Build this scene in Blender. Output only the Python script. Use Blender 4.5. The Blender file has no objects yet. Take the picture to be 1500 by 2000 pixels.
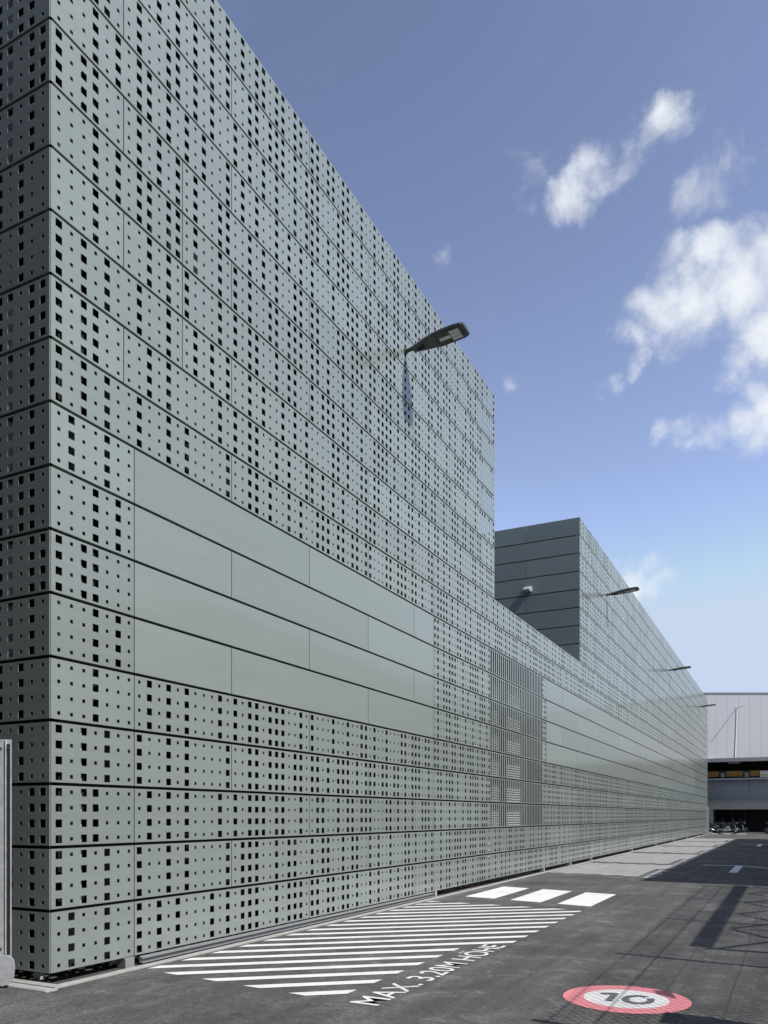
import bpy, math, random
from mathutils import Vector, Matrix
random.seed(7)
S = bpy.context.scene
COL = S.collection
R = math.radians

# ------------------------------------------------------------------ camera
F_PX, HOR, VPX = 1555.0, 1592.0, 1541.0
YAW = math.atan((VPX - 750) / F_PX)
D = 6.17                      # distance of the wall plane from the camera
Y0 = 5.23                     # y of the near corner of the wall
HB, RH, PU = 0.0994, 0.5986, 0.15
cam = bpy.data.cameras.new('camera')
cam.sensor_fit = 'HORIZONTAL'
cam.sensor_width = 36
cam.lens = 36 * F_PX / 1500
cam.shift_y = (HOR - 1000) / 1500
cam.clip_start = 0.05
cam.clip_end = 3000
camo = bpy.data.objects.new('camera', cam)
COL.objects.link(camo)
camo.location = (0, 0, 1.6)
camo.rotation_euler = (R(90), 0, YAW)
S.camera = camo

# ------------------------------------------------------------------ light
SUN = Vector((0.90, -0.10, 1.0)).normalized()
AZ = math.atan2(SUN.x, SUN.y)
EL = math.asin(SUN.z)
S.view_settings.view_transform = 'Standard'
S.view_settings.look = 'None'
S.view_settings.gamma = 1
S.view_settings.exposure = 0.55
sl = bpy.data.lights.new('sun', 'SUN')
sl.energy = 4.0
sl.angle = R(0.5)
sl.color = (1.0, 0.965, 0.91)
so = bpy.data.objects.new('sun', sl)
COL.objects.link(so)
so.rotation_euler = SUN.to_track_quat('Z', 'Y').to_euler()
so.location = (40, -10, 60)

W = bpy.data.worlds.new('World')
S.world = W
W.use_nodes = True


def px_dir(px, py):
    x, z = (px - 750) / F_PX, (HOR - py) / F_PX
    v = Vector((-math.sin(YAW) + x * math.cos(YAW), math.cos(YAW) + x * math.sin(YAW), z))
    return v.normalized()


def build_world():
    nt = W.node_tree
    N, L = nt.nodes, nt.links
    N.clear()
    out = N.new('ShaderNodeOutputWorld')
    bg = N.new('ShaderNodeBackground')
    sky = N.new('ShaderNodeTexSky')
    sky.sky_type = 'NISHITA'
    sky.sun_disc = False
    sky.sun_elevation = EL
    sky.sun_rotation = AZ
    sky.altitude = 300
    sky.air_density = 1.0
    sky.dust_density = 0.7
    sky.ozone_density = 1.6
    hs = N.new('ShaderNodeHueSaturation')
    hs.inputs['Saturation'].default_value = 0.575
    hs.inputs['Value'].default_value = 1.0
    L.new(sky.outputs[0], hs.inputs['Color'])
    tint = N.new('ShaderNodeMix')
    tint.data_type = 'RGBA'
    tint.blend_type = 'MULTIPLY'
    tint.inputs['Factor'].default_value = 1
    tint.inputs['B'].default_value = (0.95, 0.94, 1.0, 1)
    gm = N.new('ShaderNodeGamma')
    gm.inputs['Gamma'].default_value = 1.7
    L.new(hs.outputs[0], gm.inputs['Color'])
    lim = N.new('ShaderNodeVectorMath')
    lim.operation = 'MINIMUM'
    lim.inputs[1].default_value = (7.0, 8.5, 10.2)
    L.new(gm.outputs[0], lim.inputs[0])
    L.new(lim.outputs[0], tint.inputs['A'])
    tc = N.new('ShaderNodeTexCoord')
    nz = N.new('ShaderNodeTexNoise')
    nz.inputs['Scale'].default_value = 13
    nz.inputs['Detail'].default_value = 12
    nz.inputs['Roughness'].default_value = 0.6
    nz.inputs['Distortion'].default_value = 0.25
    L.new(tc.outputs['Generated'], nz.inputs['Vector'])
    # warp the direction so that the cloud outlines are ragged
    wn = N.new('ShaderNodeTexNoise')
    wn.inputs['Scale'].default_value = 16
    wn.inputs['Detail'].default_value = 7
    wn.inputs['Roughness'].default_value = 0.62
    L.new(tc.outputs['Generated'], wn.inputs['Vector'])
    sub = N.new('ShaderNodeVectorMath')
    sub.operation = 'SUBTRACT'
    sub.inputs[1].default_value = (0.5, 0.5, 0.5)
    L.new(wn.outputs['Color'], sub.inputs[0])
    scl = N.new('ShaderNodeVectorMath')
    scl.operation = 'SCALE'
    scl.inputs['Scale'].default_value = 0.06
    L.new(sub.outputs[0], scl.inputs[0])
    add = N.new('ShaderNodeVectorMath')
    L.new(tc.outputs['Generated'], add.inputs[0])
    L.new(scl.outputs[0], add.inputs[1])
    blobs = [(1306, 240, 46, .95), (1270, 268, 46, .8), (1228, 300, 44, .72), (1180, 300, 30, .5), (1205, 332, 40, .66), (1165, 350, 44, .74), (1130, 375, 48, .8), (1140, 420, 34, .5),
             (1150, 325, 40, .78), (1035, 318, 46, .56), (1000, 305, 30, .5), (1025, 385, 32, .52), (1390, 345, 55, .54), (1470, 315, 45, .56), (1335, 370, 40, .5), (1430, 330, 40, .5),
             (1320, 495, 44, .8), (1375, 500, 50, .9), (1430, 512, 50, .95), (1245, 645, 42, .9), (1300, 610, 66, 1.15), (1370, 590, 74, 1.3),
             (1450, 560, 84, 1.3), (1520, 520, 80, 1.25), (1490, 650, 54, 1.0), (1445, 700, 42, .85), (1412, 740, 26, .55), (1350, 655, 50, .6),
             (1250, 695, 24, .75), (1225, 718, 24, .7), (1185, 748, 24, .68), (1155, 765, 20, .55), (1360, 848, 36, .72), (1410, 842, 44, .9), (1465, 828, 50, 1.0), (1515, 795, 50, 1.05), (1305, 852, 26, .6),
             (1262, 1106, 34, 1.0), (1225, 1108, 24, .85), (1235, 1142, 46, 1.35), (1275, 1147, 40, 1.2), (860, 490, 26, .46), (1000, 750, 18, .3), (1500, 740, 34, .6)]
    last = None
    for (px, py, r, w) in blobs:
        c = px_dir(px, py)
        q = Vector(((px - 750) / F_PX, 1, (HOR - py) / F_PX)).length
        dn = N.new('ShaderNodeVectorMath')
        dn.operation = 'DISTANCE'
        dn.inputs[1].default_value = c
        L.new(add.outputs[0], dn.inputs[0])
        mr = N.new('ShaderNodeMapRange')
        mr.interpolation_type = 'SMOOTHSTEP'
        mr.inputs['From Min'].default_value = 0
        mr.inputs['From Max'].default_value = 1.75 * r / F_PX / q
        mr.inputs['To Min'].default_value = w
        mr.inputs['To Max'].default_value = 0
        L.new(dn.outputs['Value'], mr.inputs['Value'])
        if last is None:
            last = mr.outputs[0]
        else:
            mx = N.new('ShaderNodeMath')
            mx.operation = 'SMOOTH_MAX'
            mx.inputs[2].default_value = 0.12
            L.new(last, mx.inputs[0])
            L.new(mr.outputs[0], mx.inputs[1])
            last = mx.outputs[0]
    # density = blob field plus fractal noise, so the outlines tear into wisps
    ns = N.new('ShaderNodeMapRange')
    ns.inputs['From Min'].default_value = 0.25
    ns.inputs['From Max'].default_value = 0.75
    ns.inputs['To Min'].default_value = -0.75
    ns.inputs['To Max'].default_value = 0.75
    L.new(nz.outputs['Fac'], ns.inputs['Value'])
    ad = N.new('ShaderNodeMath')
    ad.operation = 'ADD'
    L.new(last, ad.inputs[0])
    L.new(ns.outputs[0], ad.inputs[1])
    md0 = N.new('ShaderNodeMapRange')
    md0.interpolation_type = 'SMOOTHSTEP'
    md0.inputs['From Min'].default_value = 0.12
    md0.inputs['From Max'].default_value = 1.45
    md0.inputs['To Max'].default_value = 1.0
    L.new(ad.outputs[0], md0.inputs['Value'])
    gate = N.new('ShaderNodeMapRange')
    gate.interpolation_type = 'SMOOTHSTEP'
    gate.inputs['From Min'].default_value = 0.05
    gate.inputs['From Max'].default_value = 0.34
    L.new(last, gate.inputs['Value'])
    md = N.new('ShaderNodeMath')
    md.operation = 'MULTIPLY'
    L.new(md0.outputs[0], md.inputs[0])
    L.new(gate.outputs[0], md.inputs[1])
    bgs = N.new('ShaderNodeMix')
    bgs.data_type = 'RGBA'
    L.new(md.outputs[0], bgs.inputs['Factor'])
    L.new(tint.outputs['Result'], bgs.inputs['A'])
    bgs.inputs['B'].default_value = CLOUD
    L.new(bgs.outputs['Result'], bg.inputs['Color'])
    bg.inputs['Strength'].default_value = SKY_STR
    L.new(bg.outputs[0], out.inputs['Surface'])


SKY_STR = 0.058
CLOUD = (0.60 / SKY_STR, 0.625 / SKY_STR, 0.66 / SKY_STR, 1)
build_world()

# ------------------------------------------------------------------ helpers


class MB:
    """collects geometry, build() links it as one mesh object"""

    def __init__(self):
        self.v, self.f, self.m = [], [], []

    def quad(self, *ps, mat=0):
        b = len(self.v)
        self.v += [tuple(p) for p in ps]
        self.f.append(tuple(range(b, b + len(ps))))
        self.m.append(mat)

    def box(self, x0, x1, y0, y1, z0, z1, mat=0, M=None):
        b = len(self.v)
        P = [(x0, y0, z0), (x1, y0, z0), (x1, y1, z0), (x0, y1, z0), (x0, y0, z1), (x1, y0, z1), (x1, y1, z1), (x0, y1, z1)]
        if M is not None:
            P = [tuple(M @ Vector(p)) for p in P]
        self.v += P
        for q in ((0, 3, 2, 1), (4, 5, 6, 7), (0, 1, 5, 4), (1, 2, 6, 5), (2, 3, 7, 6), (3, 0, 4, 7)):
            self.f.append(tuple(b + i for i in q))
            self.m.append(mat)

    def tube(self, pts, r, n=8, mat=0, cap=True):
        pts = [Vector(p) for p in pts]
        rs = r if isinstance(r, (list, tuple)) else [r] * len(pts)
        b = len(self.v)
        up = None
        for i, p in enumerate(pts):
            t = (pts[min(i + 1, len(pts) - 1)] - pts[max(i - 1, 0)]).normalized()
            if up is None:
                up = Vector((0, 0, 1)) if abs(t.z) < 0.9 else Vector((1, 0, 0))
            s = t.cross(up).normalized()
            up = s.cross(t).normalized()
            for k in range(n):
                a = 2 * math.pi * (k + .5) / n
                self.v.append(tuple(p + (s * math.cos(a) + up * math.sin(a)) * rs[i]))
        for i in range(len(pts) - 1):
            for k in range(n):
                k2 = (k + 1) % n
                self.f.append((b + i * n + k, b + i * n + k2, b + (i + 1) * n + k2, b + (i + 1) * n + k))
                self.m.append(mat)
        if cap:
            self.f.append(tuple(b + k for k in reversed(range(n))))
            self.m.append(mat)
            e = b + (len(pts) - 1) * n
            self.f.append(tuple(e + k for k in range(n)))
            self.m.append(mat)

    def torus(self, c, ax, R0, r, n=28, k=8, mat=0):
        c, ax = Vector(c), Vector(ax).normalized()
        u = ax.orthogonal().normalized()
        w = ax.cross(u)
        b = len(self.v)
        for i in range(n):
            a = 2 * math.pi * i / n
            d = u * math.cos(a) + w * math.sin(a)
            for j in range(k):
                t = 2 * math.pi * j / k
                self.v.append(tuple(c + d * (R0 + r * math.cos(t)) + ax * r * math.sin(t)))
        for i in range(n):
            for j in range(k):
                i2, j2 = (i + 1) % n, (j + 1) % k
                self.f.append((b + i * k + j, b + i2 * k + j, b + i2 * k + j2, b + i * k + j2))
                self.m.append(mat)

    def loft(self, rings, mat=0, cap=True):
        n = len(rings[0])
        b = len(self.v)
        for r in rings:
            self.v += [tuple(p) for p in r]
        for i in range(len(rings) - 1):
            for k in range(n):
                k2 = (k + 1) % n
                self.f.append((b + i * n + k, b + i * n + k2, b + (i + 1) * n + k2, b + (i + 1) * n + k))
                self.m.append(mat)
        if cap:
            self.f.append(tuple(b + k for k in reversed(range(n))))
            self.f.append(tuple(b + (len(rings) - 1) * n + k for k in range(n)))
            self.m += [mat, mat]

    def build(self, name, mats, parent=None, smooth=False, loc=None, bevel=0, fix=False):
        me = bpy.data.meshes.new(name)
        me.from_pydata(self.v, [], self.f)
        for m in (mats if isinstance(mats, (list, tuple)) else [mats]):
            me.materials.append(m)
        me.polygons.foreach_set('material_index', self.m)
        if smooth:
            me.polygons.foreach_set('use_smooth', [True] * len(self.f))
        if fix:
            import bmesh
            bm = bmesh.new()
            bm.from_mesh(me)
            bmesh.ops.recalc_face_normals(bm, faces=bm.faces)
            bm.to_mesh(me)
            bm.free()
        me.update()
        o = bpy.data.objects.new(name, me)
        COL.objects.link(o)
        if parent:
            o.parent = parent
        if loc is not None:
            o.location = loc
        if bevel:
            b = o.modifiers.new('bevel', 'BEVEL')
            b.width = bevel
            b.segments = 2
            b.limit_method = 'ANGLE'
        return o


def tag(o, label=None, cat=None, group=None, kind=None):
    if label:
        o['label'] = label
    if cat:
        o['category'] = cat
    if group:
        o['group'] = group
    if kind:
        o['kind'] = kind
    return o


def empty(name, loc=(0, 0, 0), rz=0, label=None, cat=None, group=None):
    o = bpy.data.objects.new(name, None)
    COL.objects.link(o)
    o.location = loc
    o.rotation_euler.z = rz
    o.empty_display_size = .3
    return tag(o, label, cat, group)


def kids(o):
    return [c for c in COL.objects if c.parent == o]


def copy_tree(o, parent=None):
    c = o.copy()
    COL.objects.link(c)
    if parent:
        c.parent = parent
    for ch in kids(o):
        copy_tree(ch, c)
    return c


# ------------------------------------------------------------------ materials
def mat(name, col, rough=.5, metal=0., spec=.5, var=0., scale=4., detail=5, bump=0., bscale=60., stretch=None, coat=0., coat_r=.1, rvar=0., orand=0.):
    m = bpy.data.materials.new(name)
    m.use_nodes = True
    nt = m.node_tree
    N, L = nt.nodes, nt.links
    p = N['Principled BSDF']
    p.inputs['Base Color'].default_value = (*col, 1)
    p.inputs['Roughness'].default_value = rough
    p.inputs['Metallic'].default_value = metal
    p.inputs['Specular IOR Level'].default_value = spec
    p.inputs['Coat Weight'].default_value = coat
    p.inputs['Coat Roughness'].default_value = coat_r
    tc = N.new('ShaderNodeTexCoord')
    src = tc.outputs['Object']
    if stretch:
        mp = N.new('ShaderNodeMapping')
        mp.inputs['Scale'].default_value = stretch
        L.new(src, mp.inputs['Vector'])
        src = mp.outputs[0]
    if var or rvar:
        n = N.new('ShaderNodeTexNoise')
        n.inputs['Scale'].default_value = scale
        n.inputs['Detail'].default_value = detail
        n.inputs['Roughness'].default_value = .62
        L.new(src, n.inputs['Vector'])
        if var:
            mr = N.new('ShaderNodeMapRange')
            mr.inputs['From Min'].default_value = .28
            mr.inputs['From Max'].default_value = .72
            mr.inputs['To Min'].default_value = 1 - var
            mr.inputs['To Max'].default_value = 1 + var
            L.new(n.outputs['Fac'], mr.inputs['Value'])
            mx = N.new('ShaderNodeMix')
            mx.data_type = 'RGBA'
            mx.blend_type = 'MULTIPLY'
            mx.inputs['Factor'].default_value = 1
            mx.inputs['A'].default_value = (*col, 1)
            L.new(mr.outputs[0], mx.inputs['B'])
            if orand:
                oi = N.new('ShaderNodeObjectInfo')
                r3 = N.new('ShaderNodeMapRange')
                r3.inputs['To Min'].default_value = 1 - orand
                r3.inputs['To Max'].default_value = 1 + orand
                L.new(oi.outputs['Random'], r3.inputs['Value'])
                ml = N.new('ShaderNodeMath')
                ml.operation = 'MULTIPLY'
                L.new(mr.outputs[0], ml.inputs[0])
                L.new(r3.outputs[0], ml.inputs[1])
                L.new(ml.outputs[0], mx.inputs['B'])
            L.new(mx.outputs['Result'], p.inputs['Base Color'])
        if rvar:
            m2 = N.new('ShaderNodeMapRange')
            m2.inputs['From Min'].default_value = .3
            m2.inputs['From Max'].default_value = .7
            m2.inputs['To Min'].default_value = rough - rvar
            m2.inputs['To Max'].default_value = rough + rvar
            L.new(n.outputs['Fac'], m2.inputs['Value'])
            L.new(m2.outputs[0], p.inputs['Roughness'])
    if bump:
        n2 = N.new('ShaderNodeTexNoise')
        n2.inputs['Scale'].default_value = bscale
        n2.inputs['Detail'].default_value = 3
        L.new(src, n2.inputs['Vector'])
        bp = N.new('ShaderNodeBump')
        bp.inputs['Strength'].default_value = bump
        bp.inputs['Distance'].default_value = .01
        L.new(n2.outputs['Fac'], bp.inputs['Height'])
        L.new(bp.outputs[0], p.inputs['Normal'])
    return m


M = {}
M['panel'] = mat('anodised_panel', (.236, .268, .252), rough=.36, metal=.22, spec=.5, var=.03, scale=1.0, detail=2, stretch=(.9, .5, 9), rvar=.03, coat=.5, coat_r=.10, orand=.07, bump=.12, bscale=1.6)
M['panel_end'] = M['panel']
M['core'] = mat('black_membrane', (.012, .013, .015), rough=.8, spec=.2)
M['galv'] = mat('galvanised_steel', (.56, .58, .61), rough=.4, metal=.4, var=.22, scale=14, detail=6, bump=.08, bscale=40)
M['steel_dark'] = mat('dark_rail_steel', (.07, .072, .075), rough=.5, metal=.3)
M['lamp'] = mat('lamp_grey_paint', (.055, .062, .066), rough=.42, var=.12, scale=9)
M['lamp_glass'] = mat('lamp_cover_glass', (.03, .03, .03), rough=.12)
M['led'] = mat('led_module_white', (.72, .72, .68), rough=.35)
M['white'] = mat('white_louvre_paint', (.80, .80, .78), rough=.4)
M['concrete'] = mat('concrete', (.30, .294, .285), rough=.85, var=.18, scale=7, detail=8, bump=.3, bscale=90)
M['black'] = mat('black_rubber', (.018, .018, .019), rough=.6)
M['cable'] = mat('black_cable', (.02, .02, .02), rough=.5)
M['chrome'] = mat('polished_metal', (.62, .63, .65), rough=.2, metal=.95)
M['clad'] = mat('pale_grey_cladding', (.44, .445, .472), rough=.5, var=.04, scale=2, stretch=(3, 1, .3))
M['clad2'] = mat('mid_grey_cladding', (.21, .215, .225), rough=.5, var=.06, scale=2)
M['shutter'] = mat('grey_roller_shutter', (.30, .30, .335), rough=.45, var=.04)
M['orange'] = mat('ochre_duct_paint', (.42, .20, .045), rough=.5, var=.1, scale=3)
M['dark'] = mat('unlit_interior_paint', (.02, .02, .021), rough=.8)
M['boxgrey'] = mat('junction_box_grey', (.34, .345, .35), rough=.5)
M['yellow'] = mat('yellow_sign_band', (.62, .47, .03), rough=.5)
M['green'] = mat('shed_dark_cladding', (.06, .068, .072), rough=.55, var=.1)
M['glass'] = mat('window_glass', (.02, .025, .03), rough=.08, spec=.8)


def road_mat(name='asphalt', f=1.0):
    m = bpy.data.materials.new(name)
    m.use_nodes = True
    nt = m.node_tree
    N, L = nt.nodes, nt.links
    p = N['Principled BSDF']
    p.inputs['Roughness'].default_value = .92
    p.inputs['Specular IOR Level'].default_value = .3
    tc = N.new('ShaderNodeTexCoord')

    def noise(scale, detail, rough=.6, vec=None, dist=0.):
        n = N.new('ShaderNodeTexNoise')
        n.inputs['Scale'].default_value = scale
        n.inputs['Detail'].default_value = detail
        n.inputs['Roughness'].default_value = rough
        n.inputs['Distortion'].default_value = dist
        L.new(vec or tc.outputs['Object'], n.inputs['Vector'])
        return n.outputs['Fac']

    def rng(v, a, b, c, d):
        r = N.new('ShaderNodeMapRange')
        r.inputs['From Min'].default_value = a
        r.inputs['From Max'].default_value = b
        r.inputs['To Min'].default_value = c
        r.inputs['To Max'].default_value = d
        L.new(v, r.inputs['Value'])
        return r.outputs[0]

    def mul(a, b, op='MULTIPLY'):
        q = N.new('ShaderNodeMath')
        q.operation = op
        L.new(a, q.inputs[0])
        if isinstance(b, (int, float)):
            q.inputs[1].default_value = b
        else:
            L.new(b, q.inputs[1])
        return q.outputs[0]
    mp = N.new('ShaderNodeMapping')
    mp.inputs['Scale'].default_value = (1.1, .22, 1)
    mp.inputs['Rotation'].default_value = (0, 0, .05)
    L.new(tc.outputs['Object'], mp.inputs['Vector'])
    mp2 = N.new('ShaderNodeMapping')
    mp2.inputs['Scale'].default_value = (5, .16, 1)
    mp2.inputs['Rotation'].default_value = (0, 0, -.03)
    L.new(tc.outputs['Object'], mp2.inputs['Vector'])
    big = rng(noise(.45, 5, .65), .3, .7, .70, 1.30)
    lane = rng(noise(1.3, 6, .6, mp.outputs[0]), .3, .7, .82, 1.18)
    tracks = rng(noise(1.0, 4, .55, mp2.outputs[0]), .35, .65, .84, 1.12)
    blot = rng(noise(2.0, 10, .78, None, .8), .50, .70, .95, 1.9)
    dark = rng(noise(1.7, 7, .7, None, .4), .28, .40, .74, 1.0)
    grit = rng(noise(75, 3, .8), .32, .68, .25, 1.85)
    grit2 = rng(noise(17, 6, .8), .3, .7, .55, 1.45)
    v = mul(mul(mul(big, lane), mul(grit, grit2)), mul(blot, mul(dark, tracks)))
    # chalky scuffs
    vo = N.new('ShaderNodeTexVoronoi')
    vo.feature = 'DISTANCE_TO_EDGE'
    vo.inputs['Scale'].default_value = .35
    wv = N.new('ShaderNodeTexNoise')
    wv.inputs['Scale'].default_value = 1.5
    wv.inputs['Detail'].default_value = 4
    L.new(tc.outputs['Object'], wv.inputs['Vector'])
    mxv = N.new('ShaderNodeMix')
    mxv.data_type = 'VECTOR'
    mxv.inputs['Factor'].default_value = .25
    L.new(tc.outputs['Object'], mxv.inputs['A'])
    L.new(wv.outputs['Color'], mxv.inputs['B'])
    L.new(mxv.outputs['Result'], vo.inputs['Vector'])
    scr = mul(rng(vo.outputs['Distance'], 0, .006, 1.0, 0), rng(noise(.8, 3), .5, .62, 0, .5))
    v = mul(v, mul(scr, 1.0, 'ADD'))
    col = N.new('ShaderNodeMix')
    col.data_type = 'RGBA'
    col.blend_type = 'MULTIPLY'
    col.inputs['Factor'].default_value = 1
    col.inputs['A'].default_value = (.070 * f, .0683 * f, .067 * f, 1)
    L.new(v, col.inputs['B'])
    L.new(col.outputs['Result'], p.inputs['Base Color'])
    bp = N.new('ShaderNodeBump')
    bp.inputs['Strength'].default_value = .55
    bp.inputs['Distance'].default_value = .006
    L.new(noise(130, 3, .7), bp.inputs['Height'])
    L.new(bp.outputs[0], p.inputs['Normal'])
    return m


def paint_mat(name, col, worn=(.12, .12, .12), amt=.5):
    m = bpy.data.materials.new(name)
    m.use_nodes = True
    nt = m.node_tree
    N, L = nt.nodes, nt.links
    p = N['Principled BSDF']
    p.inputs['Roughness'].default_value = .7
    tc = N.new('ShaderNodeTexCoord')
    n = N.new('ShaderNodeTexNoise')
    n.inputs['Scale'].default_value = 55
    n.inputs['Detail'].default_value = 6
    n.inputs['Roughness'].default_value = .7
    L.new(tc.outputs['Object'], n.inputs['Vector'])
    n2 = N.new('ShaderNodeTexNoise')
    n2.inputs['Scale'].default_value = 2.2
    n2.inputs['Detail'].default_value = 5
    L.new(tc.outputs['Object'], n2.inputs['Vector'])
    ml = N.new('ShaderNodeMath')
    ml.operation = 'MULTIPLY'
    L.new(n.outputs['Fac'], ml.inputs[0])
    L.new(n2.outputs['Fac'], ml.inputs[1])
    mr = N.new('ShaderNodeMapRange')
    mr.inputs['From Min'].default_value = .27
    mr.inputs['From Max'].default_value = .42
    mr.inputs['To Max'].default_value = amt
    L.new(ml.outputs[0], mr.inputs['Value'])
    mx = N.new('ShaderNodeMix')
    mx.data_type = 'RGBA'
    mx.inputs['A'].default_value = (*col, 1)
    mx.inputs['B'].default_value = (*worn, 1)
    L.new(mr.outputs[0], mx.inputs['Factor'])
    L.new(mx.outputs['Result'], p.inputs['Base Color'])
    bp = N.new('ShaderNodeBump')
    bp.inputs['Strength'].default_value = .3
    bp.inputs['Distance'].default_value = .004
    L.new(n.outputs['Fac'], bp.inputs['Height'])
    L.new(bp.outputs[0], p.inputs['Normal'])
    return m


M['road'] = road_mat()
M['road_patch'] = road_mat('older_asphalt', 1.12)
M['paint'] = paint_mat('white_road_paint', (.60, .60, .59))
M['dark_strip'] = mat('dark_strip_grey', (.035, .035, .035), rough=.7)
M['red'] = paint_mat('red_road_paint', (.58, .19, .21), worn=(.45, .2, .2))
M['grey_paint'] = paint_mat('dark_numeral_paint', (.095, .10, .11), worn=(.2, .2, .2), amt=.3)

# ------------------------------------------------------------------ ground
g = MB()
g.quad((-900, -900, 0), (900, -900, 0), (900, 900, 0), (-900, 900, 0))
tag(g.build('ground', M['road']), 'grey worn asphalt yard', None, None, 'structure')
del bpy.data.objects['ground']['label']


def gpx(px, py):
    d = 1.6 * F_PX / (py - HOR)
    l = (px - 750) / F_PX * d
    return (-d * math.sin(YAW) + l * math.cos(YAW), d * math.cos(YAW) + l * math.sin(YAW))


pa = MB()
pp = [gpx(*q) for q in ((110, 1938), (80, 1950), (116, 1960), (180, 1972), (240, 1986), (290, 1993), (330, 2006))]
pa.quad(*[(x, y, .004) for x, y in pp], (-4.9, -6, .004), (-30, -6, .004), (-30, 5.0, .004))
tag(pa.build('road_patch', M['road_patch']), None, None, None, 'structure')

XW = -D   # wall plane
# pale concrete edging that runs round the foot of the wall
k = MB()
k.box(XW + .085, XW + .17, Y0 - .09, Y0 + 67.9, 0, .022)
k.box(XW - 12, XW + .085, Y0 - .09, Y0 + .01, 0, .022)
tag(k.build('kerb', M['concrete'], bevel=.004), None, None, None, 'structure')
dr = MB()
dr.box(XW - .48, XW + .22, Y0 - .235, Y0 - .10, 0, .014)
dr.box(XW - .46, XW + .20, Y0 - .222, Y0 - .113, .0141, .019)
tag(dr.build('drain_cover', M['boxgrey'], bevel=.002), 'flat galvanised drain cover in the asphalt at the foot of the wall corner', 'drain cover')

# ------------------------------------------------------------------ cladding panels
TOP_ROWS, LOW_ROWS = 19, 11
K_END, K_LOW0, K_LOW1 = 450, 84, 141


def ku(k):
    return .025 + PU * k


# large (L) / small (s) columns next to the corner, read row by row
PAT = {0: 'sLssLssLsLsLsssLsLsLL', 1: 'LsLsLssLssLsLssssLsLL', 2: 'LsLLssssLsLsLsssLsLsL', 3: 'LsLsLssLssLsLssssLssL',
       4: 'sssLssssLsLsLsssLsLsL', 5: 'sssLsLs', 6: 'LsLLsss', 7: 'sssLsLs', 8: 'sLssLss',
       9: 'LsLsLssLssLsLssssLssLL', 10: 'LsLLssssLsLsssssLsLsL', 11: 'LsLsLssLssLssLsLsLssL', 12: 'sssLssssLsLsLsssLsLsL',
       13: 'sssLsLsLLsLLsLssLsLsL', 14: 'LsLLsssLsLsLsLssLLssL', 15: 'sssLsLsLLsLsLsLssLsLs', 16: 'sLsLLssLssLLsLsLssLsL',
       17: 'LsLsssLLsLsLsLsLsLssL', 18: 'sLssLsLsLLsLsssLsLsLs'}
PATL = {0: 'sLs', 1: 'sLs', 2: 'LLs', 3: 'ssLss', 4: 'ssLsL', 5: 'sLsLs', 6: 'LLsLL', 7: 'sLLLL', 8: 'sLsLs', 9: 'sLsLs',
        10: 'LLsLL', 11: 'ssLss', 12: 'ssLsL', 13: 'sLsLs', 14: 'LLsLL', 15: 'sLLLL', 16: 'ssLsL', 17: 'sLsLs', 18: 'LLsLs'}


def rnd_pattern():
    """runs of large and small columns, three motifs mixed"""
    P = {}
    for r in range(TOP_ROWS):
        rr = random.Random(100 + r * 17)
        s = PAT.get(r, '')
        mot = ['sLsLss', 'LssLsL', 'ssLLsL', 'LLsLLs', 'sLssL', 'LsLLLs', 'ssLs', 'LLLsLs']
        while len(s) < 470:
            f = min(1, len(s) / 120)
            c = rr.choice(mot if f > .35 else mot[:6])
            s += c
        P[r] = s
    return P


PATW = rnd_pattern()
PATL2 = {r: PATL[r] + ''.join(random.Random(900 + r).choice('sLsLs') for _ in range(90)) for r in range(TOP_ROWS)}
BIG, SML, THK, FL = .038, .0175, .005, .04


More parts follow.
